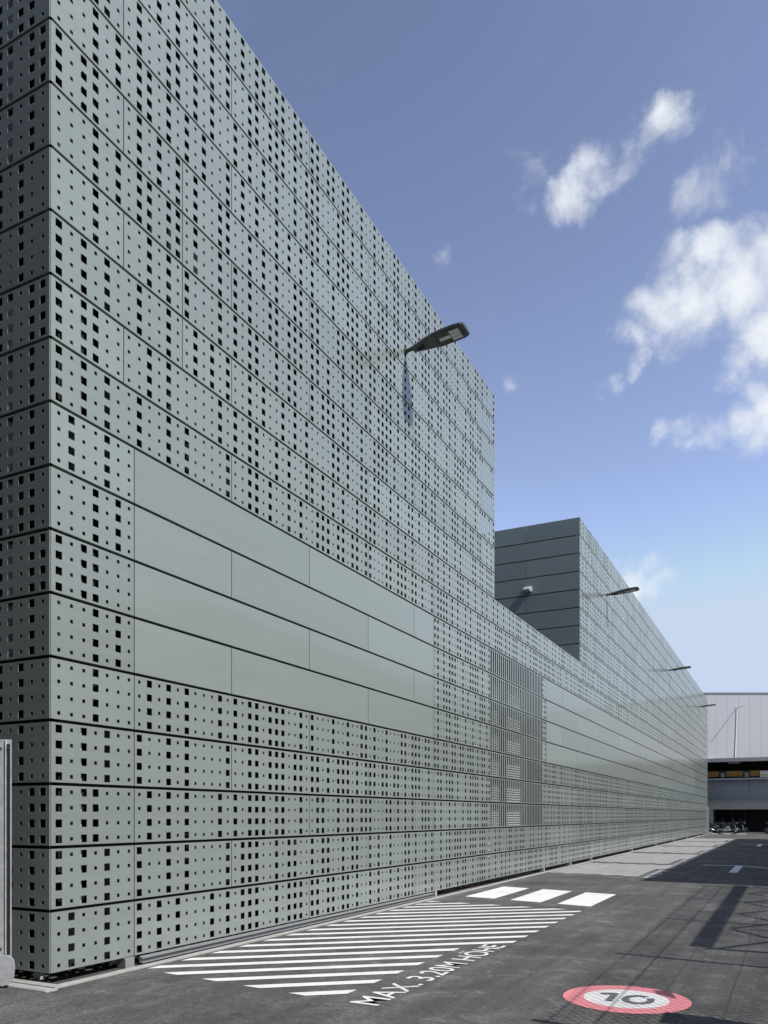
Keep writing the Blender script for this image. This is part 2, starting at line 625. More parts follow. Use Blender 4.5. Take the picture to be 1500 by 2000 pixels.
def panel_geo(mb, a, b, kind, pat, toW, u_lo=None, u_hi=None, z0=0, endl=None, endr=None):
    """one cladding cassette from column a to b; toW maps (u, z, n) to the wall"""
    ua = (ku(a) if endl is None else endl)
    ub = (ku(b) if endr is None else endr)
    gap = .006
    ua += gap
    ub -= gap
    zb, zt = z0 + .0155, z0 + RH - .0155
    V, Fc = mb.v, mb.f

    def q(p0, p1, p2, p3):
        i = len(V)
        V.extend((toW(*p0), toW(*p1), toW(*p2), toW(*p3)))
        Fc.append((i, i + 1, i + 2, i + 3))
        mb.m.append(0)
    # returned edges
    q((ua, zb, -FL), (ub, zb, -FL), (ub, zb, 0), (ua, zb, 0))
    q((ua, zt, 0), (ub, zt, 0), (ub, zt, -FL), (ua, zt, -FL))
    q((ua, zb, -FL), (ua, zb, 0), (ua, zt, 0), (ua, zt, -FL))
    q((ub, zb, 0), (ub, zb, -FL), (ub, zt, -FL), (ub, zt, 0))
    if kind == 'solid':
        q((ua, zb, 0), (ub, zb, 0), (ub, zt, 0), (ua, zt, 0))
        return
    ph = RH / 4
    for kk in range(a, b):
        c0, c1 = ku(kk), ku(kk + 1)
        if kk == a:
            c0 = ua
        if kk == b - 1:
            c1 = ub
        uc = ku(kk) + PU / 2
        if kind == 'slot' and K_S0 <= kk < K_S1:
            cells = [(zb, zt, z0 + RH / 2, RH / 2 - .035, .038)]
        else:
            h = BIG if pat[kk] == 'L' else SML
            cells = []
            for j in range(4):
                cells.append((zb if j == 0 else z0 + j * ph, zt if j == 3 else z0 + (j + 1) * ph, z0 + (j + .5) * ph, h, h))
        for (e0, e1, zc, hz, hu) in cells:
            i = len(V)
            ring = ((c0, e0), (c1, e0), (c1, e1), (c0, e1))
            hole = ((uc - hu, zc - hz), (uc + hu, zc - hz), (uc + hu, zc + hz), (uc - hu, zc + hz))
            V.extend(toW(u, z, 0) for u, z in ring)
            V.extend(toW(u, z, 0) for u, z in hole)
            V.extend(toW(u, z, -THK) for u, z in hole)
            for s in range(4):
                t = (s + 1) % 4
                Fc.append((i + s, i + t, i + 4 + t, i + 4 + s))
                Fc.append((i + 4 + s, i + 4 + t, i + 8 + t, i + 8 + s))
            mb.m.extend([0] * 8)


def wallW(u, z, n):
    return (XW + n, Y0 + u, z)


K_S0, K_S1 = 82, 111       # columns with long vertical slots
K_P0, K_P1 = 7, 60         # first plain band
K_Q0, K_Q1 = 114, 382      # second plain band


def seams(r):
    s = set(range(6 if r % 2 == 0 else 18, K_END, 24))
    s |= {0, K_END}
    if r <= 8:
        s |= {7, 60}
        s.discard(6)
    if r in (9, 10):
        s |= {60}
    if 2 <= r <= 8:
        s |= {K_S0, K_S1}
    if 5 <= r <= 8:
        s |= {K_Q0, K_Q1}
    if r >= 11:
        s |= {K_LOW0, K_LOW1}
        if r in (11, 12, 13, 14):
            s |= {12}
    out = sorted(s)
    # drop slivers
    keep = [out[0]]
    must = {0, K_END, 7, 60, K_S0, K_S1, K_Q0, K_Q1, K_LOW0, K_LOW1}
    for q in out[1:]:
        if q - keep[-1] < 3 and q not in must:
            continue
        keep.append(q)
    return keep


blocks = [
    empty('metal_clad_building', (XW, Y0, 0), 0, 'tall grey green perforated metal building whose sharp corner stands closest on the left', 'building'),
    empty('metal_clad_building', (XW, Y0 + ku(K_LOW0), 0), 0, 'low linking wing with vertical slots, lower than the blocks on both sides of it', 'building'),
    empty('metal_clad_building', (XW, Y0 + ku(K_LOW1), 0), 0, 'long rear metal block with a dark plain end wall and three lamps on its side', 'building')]


def local(b, fn):
    o = b.location
    return lambda u, z, n: tuple(Vector(fn(u, z, n)) - o)


count = [0, 0, 0]
rest = [MB(), MB(), MB()]
todo = []
for r in range(TOP_ROWS):
    z0 = HB + r * RH
    ss = seams(r)
    for a, b in zip(ss[:-1], ss[1:]):
        mid = (a + b) / 2
        if r >= LOW_ROWS and K_LOW0 <= mid < K_LOW1:
            continue
        bi = 0 if mid < K_LOW0 else (1 if mid < K_LOW1 else 2)
        kind = 'perf'
        if 5 <= r <= 8 and (K_P0 <= a and b <= K_P1 or K_Q0 <= a and b <= K_Q1):
            kind = 'solid'
        elif 2 <= r <= 8 and K_S0 <= a and b <= K_S1:
            kind = 'slot'
        todo.append((mid, r, z0, a, b, bi, kind))
todo.sort(key=lambda t: (t[0]))
for mid, r, z0, a, b, bi, kind in todo:
    fn = local(blocks[bi], wallW)
    kw = {}
    if a == 0:
        kw['endl'] = .004
    if kind == 'perf':
        count[bi] += 1
        if bi == 2 and count[bi] > 100:
            panel_geo(rest[bi], a, b, kind, PATW[r], fn, z0=z0, **kw)
            continue
    mb = MB()
    panel_geo(mb, a, b, kind, PATW[r], fn, z0=z0, **kw)
    nm = {'perf': 'perforated_panel', 'solid': 'plain_panel', 'slot': 'slotted_panel'}[kind]
    mb.build(nm, M['panel'], blocks[bi])
ro = rest[2].build('perforated_panel', M['panel'], blocks[2])
tag(ro, kind='stuff')


# faces that look towards the camera side (normal -y)
def end_face(block, yface, k_end, rows, kind, individual=True):
    def W2(w, z, n):
        return (XW - w, yface - n, z)
    fn0 = local(block, W2)
    # keep the winding outward: mirror u
    for r in rows:
        z0 = HB + r * RH
        if kind == 'perf':
            ss = [0, 24, 48, 72]
        else:
            ss = [0] + list(range(12 if r % 2 == 0 else 24, k_end, 24)) + [k_end]
        for i, (a, b) in enumerate(zip(ss[:-1], ss[1:])):
            mb = MB()
            kw = {'endl': .004} if a == 0 else {}
            panel_geo(mb, a, b, kind, PATL2[r], fn0, z0=z0, **kw)
            mb.f = [tuple(reversed(f)) for f in mb.f]
            if i == 0 or kind == 'solid':
                mb.build('perforated_panel' if kind == 'perf' else 'plain_panel', M['panel_end'], block)
            else:
                o = LEFT_REST
                n0 = len(o.v)
                o.v += mb.v
                o.f += [tuple(q + n0 for q in f) for f in mb.f]
                o.m += mb.m


LEFT_REST = MB()
end_face(blocks[0], Y0, 72, range(TOP_ROWS), 'perf')
tag(LEFT_REST.build('perforated_panel', M['panel_end'], blocks[0]), kind='stuff')
end_face(blocks[2], Y0 + ku(K_LOW1), 84, range(LOW_ROWS - 1, TOP_ROWS), 'solid')

# the weatherproof walls behind the screen, carriers and rails
ZT_T, ZT_L = HB + TOP_ROWS * RH, HB + LOW_ROWS * RH
GAP = .42


def core(block, u0, u1, ztop, x_far, y_front=.42, opening=None):
    o = block.location
    mb = MB()
    x0, x1 = x_far - o.x, XW - GAP - o.x
    mb.box(x0, x1, Y0 + u0 + y_front - o.y, Y0 + u1 - o.y, .0, ztop - .12)
    mb.build('inner_wall', M['core'], block)


core(blocks[0], 0, ku(K_LOW0) - .05, ZT_T, XW - 11.2)
core(blocks[1], ku(K_LOW0) - .04, ku(K_LOW1) + .2, ZT_L, XW - 11.2, 0)
core(blocks[2], ku(K_LOW1), ku(K_END) - .06, ZT_T, XW - 16, .25)

for bi, (k0, k1, rows) in enumerate(((0, K_LOW0, TOP_ROWS), (K_LOW0, K_LOW1, LOW_ROWS), (K_LOW1, K_END, TOP_ROWS))):
    o = blocks[bi].location
    ztop = HB + rows * RH
    rails = MB()
    for r in range(rows + 1):
        z = HB + r * RH
        y0, y1 = Y0 + ku(k0) - o.y + (.10 if bi == 0 else .03), Y0 + ku(k1) - o.y - .03
        zz0, zz1 = (z - .03, z + .03) if 0 < r < rows else ((z + .014, z + .05) if r == 0 else (z - .06, z - .014))
        rails.box(XW - o.x - .085, XW - o.x - .0415, y0, y1, zz0, zz1)
        if bi == 0:
            rails.box(XW - o.x - 10.7, XW - o.x - .09, Y0 - o.y + .0415, Y0 - o.y + .085, zz0, zz1)
    rails.build('panel_rail', M['core'], blocks[bi])
    posts = MB()
    # posts at the panel joints
    us = [u for u in ([.39, .83] if bi == 0 else []) + [ku(kk) - .085 for kk in range(18, K_END, 12)] if ku(k0) + (.08 if bi else .1) < u < ku(k1) - .06]
    for u in us:
        if 12.3 < u < 17:
            continue
        y = Y0 + u - o.y
        posts.box(XW - o.x - .16, XW - o.x - .0445, y - .022, y + .022, HB + .02, ztop - .08)
    if bi == 0:
        for w in (.655, 1.375, 2.575, 4.225, 6.025, 7.825):
            x = XW - w - o.x
            posts.box(x - .022, x + .022, Y0 - o.y + .0445, Y0 - o.y + .16, HB + .02, ztop - .08)
    posts.build('carrier_post', M['galv'], blocks[bi])

# roof edge caps
for bi, (k0, k1, rows) in enumerate(((0, K_LOW0, TOP_ROWS), (K_LOW0, K_LOW1, LOW_ROWS), (K_LOW1, K_END, TOP_ROWS))):
    o = blocks[bi].location
    z = HB + rows * RH
    mb = MB()
    mb.box(XW - o.x - .40, XW - o.x - .046, Y0 + ku(k0) + (.05 if bi != 1 else .4) - o.y, Y0 + ku(k1) - .02 - o.y, z - .07, z - .016)
    mb.build('roof_edge', M['panel'], blocks[bi])

# far end of the wall: its return panel and a bright steel corner post
o = blocks[2].location
mb = MB()
mb.box(XW - 12 - o.x, XW - o.x - .05, Y0 + ku(K_END) - .045 - o.y, Y0 + ku(K_END) - .005 - o.y, HB, ZT_T - .02)
mb.build('return_panel', M['panel'], blocks[2])
mb = MB()
mb.box(XW - o.x + .01, XW - o.x + .09, Y0 + ku(K_END) + .01 - o.y, Y0 + ku(K_END) + .09 - o.y, 0, 2.3)
mb.box(XW - o.x - .02, XW - o.x + .35, Y0 + ku(K_END) - .02 - o.y, Y0 + ku(K_END) + .4 - o.y, 0, .16)
mb.build('corner_post', M['galv'], blocks[2])

# white louvres behind the slots
o = blocks[1].location
for (u0, u1, z0, z1) in ((12.80, 13.42, 1.35, 4.78), (14.0, 15.1, 1.35, 4.78)):
    lv = MB()
    z = z0
    while z < z1:
        Mx = Matrix.Translation((XW - o.x - .15, 0, z)) @ Matrix.Rotation(R(35), 4, 'Y')
        lv.box(-.028, .028, Y0 + u0 - o.y, Y0 + u1 - o.y, -.004, .004, M=Mx)
        z += .06
    lv.build('louvre_grille', M['white'], blocks[1])
pn = MB()
for u in (12.95, 14.95):
    pn.box(XW - o.x - .34, XW - o.x - .27, Y0 + u - o.y - .05, Y0 + u + .28 - o.y, .35, 1.3)
pn.build('white_cabinet', M['white'], blocks[1])

# channel and feet below the screen
o = blocks[0].location
ch = MB()
y0, y1 = Y0 + 1.16 - o.y, Y0 + 9.0 - o.y
x = XW - o.x
ch.box(x - .01, x + .035, y0, y1, .022, .032)
ch.box(x - .01, x - .004, y0, y1, .033, .094)
ch.box(x - .003, x + .030, y0, y1, .070, .084)
ch.build('floor_channel', M['clad2'], blocks[0])
for bi, us in ((0, (.93, 9.08)), (1, (16.8, 19.9)), (2, (22.9, 31, 38.2, 45.4, 52.6, 59.8))):
    o = blocks[bi].location
    for u in us:
        ft = MB()
        w = .13 if u < 1 else .07
        ft.box(XW - o.x - .10, XW - o.x + .02, Y0 + u - o.y, Y0 + u + w - o.y, 0, HB + .008)
        ft.build('foot', M['clad2'] if u < 1 else M['galv'], blocks[bi], bevel=.004)
# stones and chocks under the near corner
o = blocks[0].location
ft = MB()
ft.box(XW - o.x - .34, XW - o.x - .27, Y0 + .09 - o.y, Y0 + .17 - o.y, 0, .085)
ft.build('foot', M['concrete'], blocks[0], bevel=.006)

# ------------------------------------------------------------------ wall lamps


def make_lamp(label):
    root = empty('wall_lamp', (0, 0, 0), 0, label, 'lamp', 'street lamps on the perforated side wall')
    T = Matrix.Rotation(R(-5), 4, 'Y') @ Matrix.Diagonal((1.13, 1.32, 1.15, 1))

    def P(x, y, z):
        return tuple(T @ Vector((x, y, z)))
    arm = MB()
    arm.tube([P(-.20, 0, 0), P(.02, 0, 0), P(.20, 0, .002)], .036, 12)
    arm.tube([P(.01, 0, 0), P(.03, 0, 0)], .055, 12)
    arm.build('arm', M['lamp'], root, smooth=False)
    # flat head: half width and thickness along its length
    prof = [(.14, .045, .040, .038), (.22, .062, .046, .040), (.36, .105, .052, .036), (.52, .140, .054, .032), (.70, .160, .050, .030),
            (.88, .163, .044, .030), (1.00, .150, .038, .030), (1.045, .125, .030, .028)]
    hd = MB()
    rings = []
    for (x, w, t, b) in prof:
        ring = []
        for (a, c) in ((-1, -.6), (-.93, -1), (.93, -1), (1, -.6), (1, .1), (.82, .72), (.4, 1), (-.4, 1), (-.82, .72), (-1, .1)):
            ring.append(P(x, a * w, c * (t if c > 0 else b)))
        rings.append(ring)
    hd.loft(rings)
    hd.build('head', M['lamp'], root, fix=True)
    rim = MB()
    zb = -.0312
    for (x0, x1, ya, yb) in ((.54, .555, -.128, .128), (.965, .98, -.135, .135), (.555, .965, -.138, -.126), (.555, .965, .126, .138)):
        rim.box(x0, x1, ya, yb, zb - .008, zb + .003, M=T)
    rim.build('cover_frame', M['lamp'], root)
    gl = MB()
    gl.box(.556, .964, -.125, .125, zb - .003, zb + .002, M=T)
    gl.build('cover_glass', M['lamp_glass'], root)
    md = MB()
    for i in range(3):
        yy = -.105 + i * .073
        md.box(.79, .945, yy, yy + .064, zb - .0062, zb - .0032, M=T)
        for q in range(4):
            md.box(.80 + q * .036, .822 + q * .036, yy + .012, yy + .052, zb - .0105, zb - .0064, M=T)
    md.box(.60, .78, -.032, .032, zb - .0062, zb - .0032, M=T)
    md.build('light_module', M['led'], root)
    lt = MB()
    lt.box(.22, .34, -.012, .012, -.062, -.042, M=T)
    lt.box(.30, .34, -.035, .012, -.066, -.05, M=T)
    lt.build('latch', M['black'], root)
    return root


lamp_spots = [(7.74, 'flat grey street lamp on the tall near block, closest and largest of the row'),
              (25.55, 'flat grey street lamp on the rear block, next to its dark end wall'),
              (43.2, 'flat grey street lamp midway along the rear block'),
              (60.6, 'flat grey street lamp at the far end of the rear block, near the pale warehouse')]
lamp0 = make_lamp(lamp_spots[0][1])
for i, (u, lb) in enumerate(lamp_spots):
    l = lamp0 if i == 0 else copy_tree(lamp0)
    l['label'] = lb
    l.location = (XW, Y0 + u, 9.96)

# small light on the plain end wall
r0 = px_dir(1030, 1152)
yf = Y0 + ku(K_LOW1)
t = (yf - .12) / r0.y
c = Vector((0, 0, 1.6)) + r0 * t
fl = empty('wall_light', (c.x, yf, c.z - .02), 0, 'small boxy light sticking out of the dark plain end wall', 'lamp')
a = MB()
a.box(-.16, .16, -.02, 0, -.03, .20)
a.build('back_plate', M['galv'], fl)
a = MB()
rings = []
for (y, zt, zb) in ((-.021, .19, -.03), (-.12, .15, -.04), (-.30, .03, -.05)):
    rings.append([(-.15, y, zb), (.15, y, zb), (.15, y, zt), (-.15, y, zt)])
a.loft(rings)
a.build('housing', M['boxgrey'], fl, fix=True, bevel=.008)
a = MB()
a.box(-.13, .13, -.28, -.05, -.062, -.052)
a.build('lens', M['led'], fl)
fl.scale = (.8, .95, .8)

# ------------------------------------------------------------------ galvanised gate post at the left edge
gx, gy = XW - .355, Y0 - .17
gp = empty('gate_post', (gx + .055, gy - .06, 0), R(30), 'galvanised steel gate post cut by the left edge of the photo', 'post')
a = MB()
a.box(-.22, .0, -.012, 0, .10, 2.30)           # broad face
a.box(.001, .045, -.012, -.004, .10, 2.30)     # right flange
a.box(-.010, 0, -.024, -.0125, .10, 2.30)
a.build('channel', M['galv'], gp, bevel=.003)
a = MB()
a.box(.006, .034, -.0165, -.0125, .16, 2.26)
a.build('guide_strip', M['black'], gp)
a = MB()
pts = [(-.22, .30), (.045, .31), (.085, .27), (.098, .20), (.085, .10), (.045, .045), (-.02, .02), (-.06, .05), (-.10, .02), (-.22, .02)]
n = len(pts)
f0 = [(x, -.066, z) for x, z in pts]
f1 = [(x, -.054, z) for x, z in pts]
a.loft([f0, f1])
a.build('shoe_plate', M['galv'], gp, fix=True, bevel=.002)
a = MB()
for (x, z) in ((-.05, 2.22), (.02, 2.22), (-.05, .36), (-.15, 1.2)):
    a.tube([(x, -.0122, z), (x, -.022, z)], .011, 6)
a.build('bolt', M['steel_dark'], gp)
a = MB()
a.box(-.20, -.12, -.01, .02, 0, .11)
a.build('stub', M['steel_dark'], gp)

# ------------------------------------------------------------------ road markings
ZP = .004


def clip(poly, A, B, C):
    """keep A x + B y + C >= 0"""
    out = []
    for i in range(len(poly)):
        p, q = poly[i], poly[(i + 1) % len(poly)]
        dp, dq = A * p[0] + B * p[1] + C, A * q[0] + B * q[1] + C
        if dp >= 0:
            out.append(p)
        if dp * dq < 0:
            s = dp / (dp - dq)
            out.append((p[0] + (q[0] - p[0]) * s, p[1] + (q[1] - p[1]) * s))
    return out


def hatch(y_start, y_txt_end, y_end, label, skew=-.1, xl=-5.95, xt=-3.52, xr=-3.08, xl2=None):
    mb = MB()
    xl2 = xl if xl2 is None else xl2
    sl_, pitch, w = .81, .508, .185
    c = y_start - 3
    # phase: a stripe passes (xt, y_start + .39)
    ph = y_start + .40
    n0 = -12
    for n in range(n0, int((y_end - y_start) / pitch) + 14):
        yr = ph + n * pitch            # upper edge at x = xt
        right = xt if yr < y_txt_end else xr
        P = [(xl - .01, yr - w + sl_ * (xl - xt)), (right, yr - w + sl_ * (right - xt)), (right, yr + sl_ * (right - xt)), (xl - .01, yr + sl_ * (xl - xt))]
        P = clip(P, 1, 0, -xl)
        if P:
            P = clip(P, .12, 1, -(y_start + .12 * -3.98))
        if P:
            P = clip(P, -.06, -1, y_end + .06 * -3.08)
        if len(P) > 2:
            mb.quad(*[(x, y, ZP) for x, y in P])
    return tag(mb.build('hatch_marking', M['paint']), label, 'road marking', 'hatched strips along the wall')


def text_marking(y_start, length, label):
    cu = bpy.data.curves.new('height_text', 'FONT')
    cu.body = 'MAX. 3.20M H\u00d6HE'
    cu.size = 1
    cu.offset = .004
    cu.resolution_u = 4
    ob = bpy.data.objects.new('tmp_text', cu)
    COL.objects.link(ob)
    dg = bpy.context.evaluated_depsgraph_get()
    me = bpy.data.meshes.new_from_object(ob.evaluated_get(dg))
    COL.objects.unlink(ob)
    bpy.data.objects.remove(ob)
    xs = [v.co.x for v in me.vertices]
    x0, x1 = min(xs), max(xs)
    cap = .72
    for v in me.vertices:
        tx, ty = (v.co.x - x0) / (x1 - x0), v.co.y / cap
        v.co = (-3.075 - ty * .285 + 0, y_start + tx * length, ZP)
    me.materials.clear()
    me.materials.append(M['paint'])
    o = bpy.data.objects.new('height_text', me)
    COL.objects.link(o)
    return tag(o, label, 'road marking', 'height limit texts beside the hatched strips')


hatch(5.98, 9.2, 13.42, 'white hatched strip on the asphalt in front of the near block, nearest the camera')
text_marking(5.92, 3.42, 'white height limit lettering along the nearest hatched strip')
zones = [(21.6, 24.7, 26.7, 21.1), (27.5, 30.9, 34.4, 27.1), (35.6, 38.9, 42.6, 35.2), (43.7, 47, 51, 43.3), (52.2, 55.4, 58.6, 51.8)]
ords = ['just beyond the three white blocks', 'second beyond the three white blocks', 'third beyond the three white blocks', 'fourth beyond the three white blocks', 'at the far end of the wall, farthest away']
for (a0, a1, a2, ty), od in zip(zones, ords):
    hatch(a0, a1, a2, 'white hatched strip ' + od)
    text_marking(ty, 3.3, 'white height limit lettering at the strip ' + od)
for q, lb in (([(-5.67, 14.65), (-5.02, 14.52), (-5.05, 16.92), (-5.69, 17.08)], 'white painted block closest to the wall foot, of three in a row'),
              ([(-4.68, 14.43), (-4.05, 14.28), (-4.06, 16.69), (-4.72, 16.85)], 'middle white painted block of three in a row on the asphalt'),
              ([(-3.72, 14.2), (-3.09, 14.03), (-3.10, 16.4), (-3.74, 16.56)], 'white painted block farthest from the wall, of three in a row')):
    mb = MB()
    mb.quad(*[(x, y, ZP) for x, y in q])
    tag(mb.build('block_marking', M['paint']), lb, 'road marking', 'row of white painted blocks')
mb = MB()
for (a, b, c_) in ((-6.1, -5.5, 74.1), (-5.0, -4.4, 74.1), (-4.0, -3.2, 74.1)):
    mb.quad((a, 73.2, ZP), (b, 73.2, ZP), (b, 74.6, ZP), (a, 74.6, ZP))
tag(mb.build('block_marking', M['paint']), 'far row of pale painted dashes in front of the motorcycle bay', 'road marking')


def t_mark(y, ylen, label):
    mb = MB()
    mb.quad((-1.50, y - ylen, ZP), (-1.28, y - ylen, ZP), (-1.28, y - .01, ZP), (-1.50, y - .01, ZP))
    mb.quad((-2.44, y - .18, ZP), (-1.38, y, ZP), (-1.38, y + .2, ZP), (-2.44, y + .02, ZP))
    mb.quad((-1.379, y, ZP), (-.2, y - 1.35, ZP), (-.2, y - 1.12, ZP), (-1.379, y + .2, ZP))
    tag(mb.build('bay_marking', M['paint']), label, 'road marking')


t_mark(27.4, 3.3, 'nearer T shaped white bay mark in the shaded asphalt')
t_mark(48.2, 3.4, 'farther T shaped white bay mark in the shaded asphalt')

for xj in (-.45, -.985):  # two thin dark strips running lengthwise along the yard
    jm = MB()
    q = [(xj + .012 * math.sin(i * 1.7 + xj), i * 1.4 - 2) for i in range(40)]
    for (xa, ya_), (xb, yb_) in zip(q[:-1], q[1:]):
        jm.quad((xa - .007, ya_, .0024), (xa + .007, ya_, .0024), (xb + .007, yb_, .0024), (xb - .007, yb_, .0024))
    tag(jm.build('road_strip', M['dark_strip']), None, None, None, 'structure')

# speed circle
cx, cy, ro_, ri_ = -1.265, 7.13, .535, .358
sp = empty('speed_marking', (cx, cy, 0), 0, 'red ringed white circle with the number 10 painted on the asphalt', 'road marking')
mb = MB()
n = 72
for i in range(n):
    a, b = 2 * math.pi * i / n, 2 * math.pi * (i + 1) / n
    mb.quad((ri_ * math.cos(a), ri_ * math.sin(a), ZP), (ro_ * math.cos(a), ro_ * math.sin(a), ZP), (ro_ * math.cos(b), ro_ * math.sin(b), ZP), (ri_ * math.cos(b), ri_ * math.sin(b), ZP))
mb.build('ring', M['red'], sp)
mb = MB()
mb.quad(*[(ri_ * math.cos(2 * math.pi * i / n), ri_ * math.sin(2 * math.pi * i / n), ZP) for i in range(n)])
mb.build('disc', M['paint'], sp)


def stroke(mb, pts, w, z):
    L_, R_ = [], []
    for i, p in enumerate(pts):
        p = Vector(p)
        q0, q1 = Vector(pts[max(i - 1, 0)]), Vector(pts[min(i + 1, len(pts) - 1)])
        t_ = (q1 - q0).normalized()
        nn = Vector((-t_.y, t_.x)) * w / 2
        L_.append(p + nn)
        R_.append(p - nn)
    for i in range(len(pts) - 1):
        mb.quad((*R_[i], z), (*R_[i + 1], z), (*L_[i + 1], z), (*L_[i], z))


mb = MB()
stroke(mb, [(-.115, .16), (-.115, -.17)], .062, .0082)
mb.quad((-.1462, .16, .0082), (-.1462, .09, .0082), (-.235, .065, .0082), (-.235, .125, .0082))
mb.build('numeral', M['grey_paint'], sp)
mb = MB()
pts = []
for i in range(41):
    a = R(62) + (2 * math.pi - R(26)) * i / 40
    pts.append((.105 + .105 * math.cos(a), -.005 + .145 * math.sin(a)))
stroke(mb, pts, .06, .0082)
mb.build('numeral', M['grey_paint'], sp)

# ------------------------------------------------------------------ far warehouse
YB = 76.0
wh = empty('warehouse', (-4, YB, 0), 0, 'pale grey warehouse closing the yard, with a dark open motorcycle bay below', 'building')


def whpart(name, boxes, m, **kw):
    mb = MB()
    for b in boxes:
        mb.box(*b)
    return mb.build(name, m, wh, **kw)


X0, X1 = -30, 26


def turned(o):
    """the upper storey stands at an angle to the canopy below it"""
    o.rotation_euler.z = YAW
    o.location = (0, 1.3, 0)
    return o


ZR = 12.36
up = MB()
x = -26.0
while x < 26:
    up.box(x + .006, x + .994, 0, .08, 6.62, ZR)
    x += 1.0
turned(up.build('cladding', M['clad'], wh))
mb = MB()
mb.box(-26, 26, -.05, .3, ZR + .004, ZR + .13)
turned(mb.build('roof_edge', M['clad2'], wh))
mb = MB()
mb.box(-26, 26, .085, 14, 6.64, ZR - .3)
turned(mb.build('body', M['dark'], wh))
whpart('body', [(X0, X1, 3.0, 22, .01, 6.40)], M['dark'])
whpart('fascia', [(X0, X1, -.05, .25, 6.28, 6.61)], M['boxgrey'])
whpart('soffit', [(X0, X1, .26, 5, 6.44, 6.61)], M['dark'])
whpart('soffit_light', [(-.2 + q, .75 + q, .9, 1.05, 6.18, 6.26) for q in (-.6, 4, 8)], M['white'])
whpart('duct', [(X0, X1, 1.2, 1.6, 5.02, 5.52)], M['orange'])
whpart('junction_box', [(-1.45 + q, -1.12 + q, 1.0, 1.19, 4.98, 5.36) for q in (0, 1.95)], M['boxgrey'])
whpart('bracket', [(-1.56 + q, -1.01 + q, 1.1, 1.195, 4.94, 5.50) for q in (0, 1.95)], M['black'])
sgn = whpart('sign_board', [(1.75, 3.4, .9, .95, 4.92, 5.45)], M['white'])
mb = MB()
mb.box(1.8, 3.35, .889, .898, 5.08, 5.17)
mb.build('band', M['yellow'], sgn)
whpart('rail', [(X0, X1, .55, .68, 4.72, 4.86)], M['clad'])
cab = MB()
for q in (-1.35, -1.0, -.6, -.1, .35, .62, .95, 1.3, 1.7, 2.1):
    pts = []
    rr = random.uniform(.11, .2)
    for s in range(13):
        a = math.pi * s / 12
        pts.append((q - rr * math.cos(a), .52, 4.74 - rr * 1.15 * math.sin(a)))
    cab.tube(pts, .014, 5)
    cab.tube([(q, .75, 4.9), (q + random.uniform(-.1, .1), .98, 5.2)], .012, 5)
cab.tube([(.88, .5, 4.7), (.9, .5, 3.5)], .014, 5)
cab.build('cable', M['cable'], wh)
sh = MB()
z = 3.12
while z < 4.66:
    f0 = [(X0, .95, z), (X1, .95, z), (X1, .97, z + .1), (X0, .97, z + .1)]
    sh.quad(*f0)
    sh.quad((X0, .97, z + .1), (X1, .97, z + .1), (X1, .95, z + .1001), (X0, .95, z + .1001))
    z += .1
sh.build('roller_shutter', M['shutter'], wh)
whpart('shutter_box', [(X0, X1, .99, 1.5, 4.0, 4.70)], M['clad2'])
lp = []
for z0, z1, off in ((2.64, 3.10, .0), (2.10, 2.625, 1.7)):
    x = X0 + off
    while x < X1:
        lp.append((x, x + 3.59, .30 if z0 > 2.5 else .28, .9, z0, z1))
        x += 3.6
whpart('lintel_panel', lp, M['clad2'])
mb = MB()
for z0, z1 in ((.0, .62), (.64, 1.1), (1.12, 1.6), (1.62, 2.09)):
    mb.box(-6.5 + 4, -6.02 + 4, .27, 2.9, z0, z1)
mb.build('pier', M['clad2'], wh)
whpart('bay_post', [(-.55 + q, -.49 + q, 1.6, 1.66, 0, 2.1) for q in (0, 1.0, 3.2, 5.4)], M['steel_dark'])
whpart('threshold', [(-2.0, X1, .30, .62, 0, .10)], M['concrete'])
rodx, rodz = -.17, 11.1
rd = MB()
rd.tube([(rodx, 0, rodz), (rodx, -1.5, rodz)], .026, 8)
rd.box(rodx - .10, rodx + .10, -.02, -.001, rodz - .12, rodz + .12)
turned(rd.build('bracket', M['clad'], wh))
rd = MB()
rd.tube([(rodx, -.034, rodz - .14), (rodx - .03, -.034, 9.4), (rodx - .10, -.034, 8), (rodx - .16, -.034, 6.64)], .032, 8)
turned(rd.build('cable', M['white'], wh))

# ------------------------------------------------------------------ motorcycles


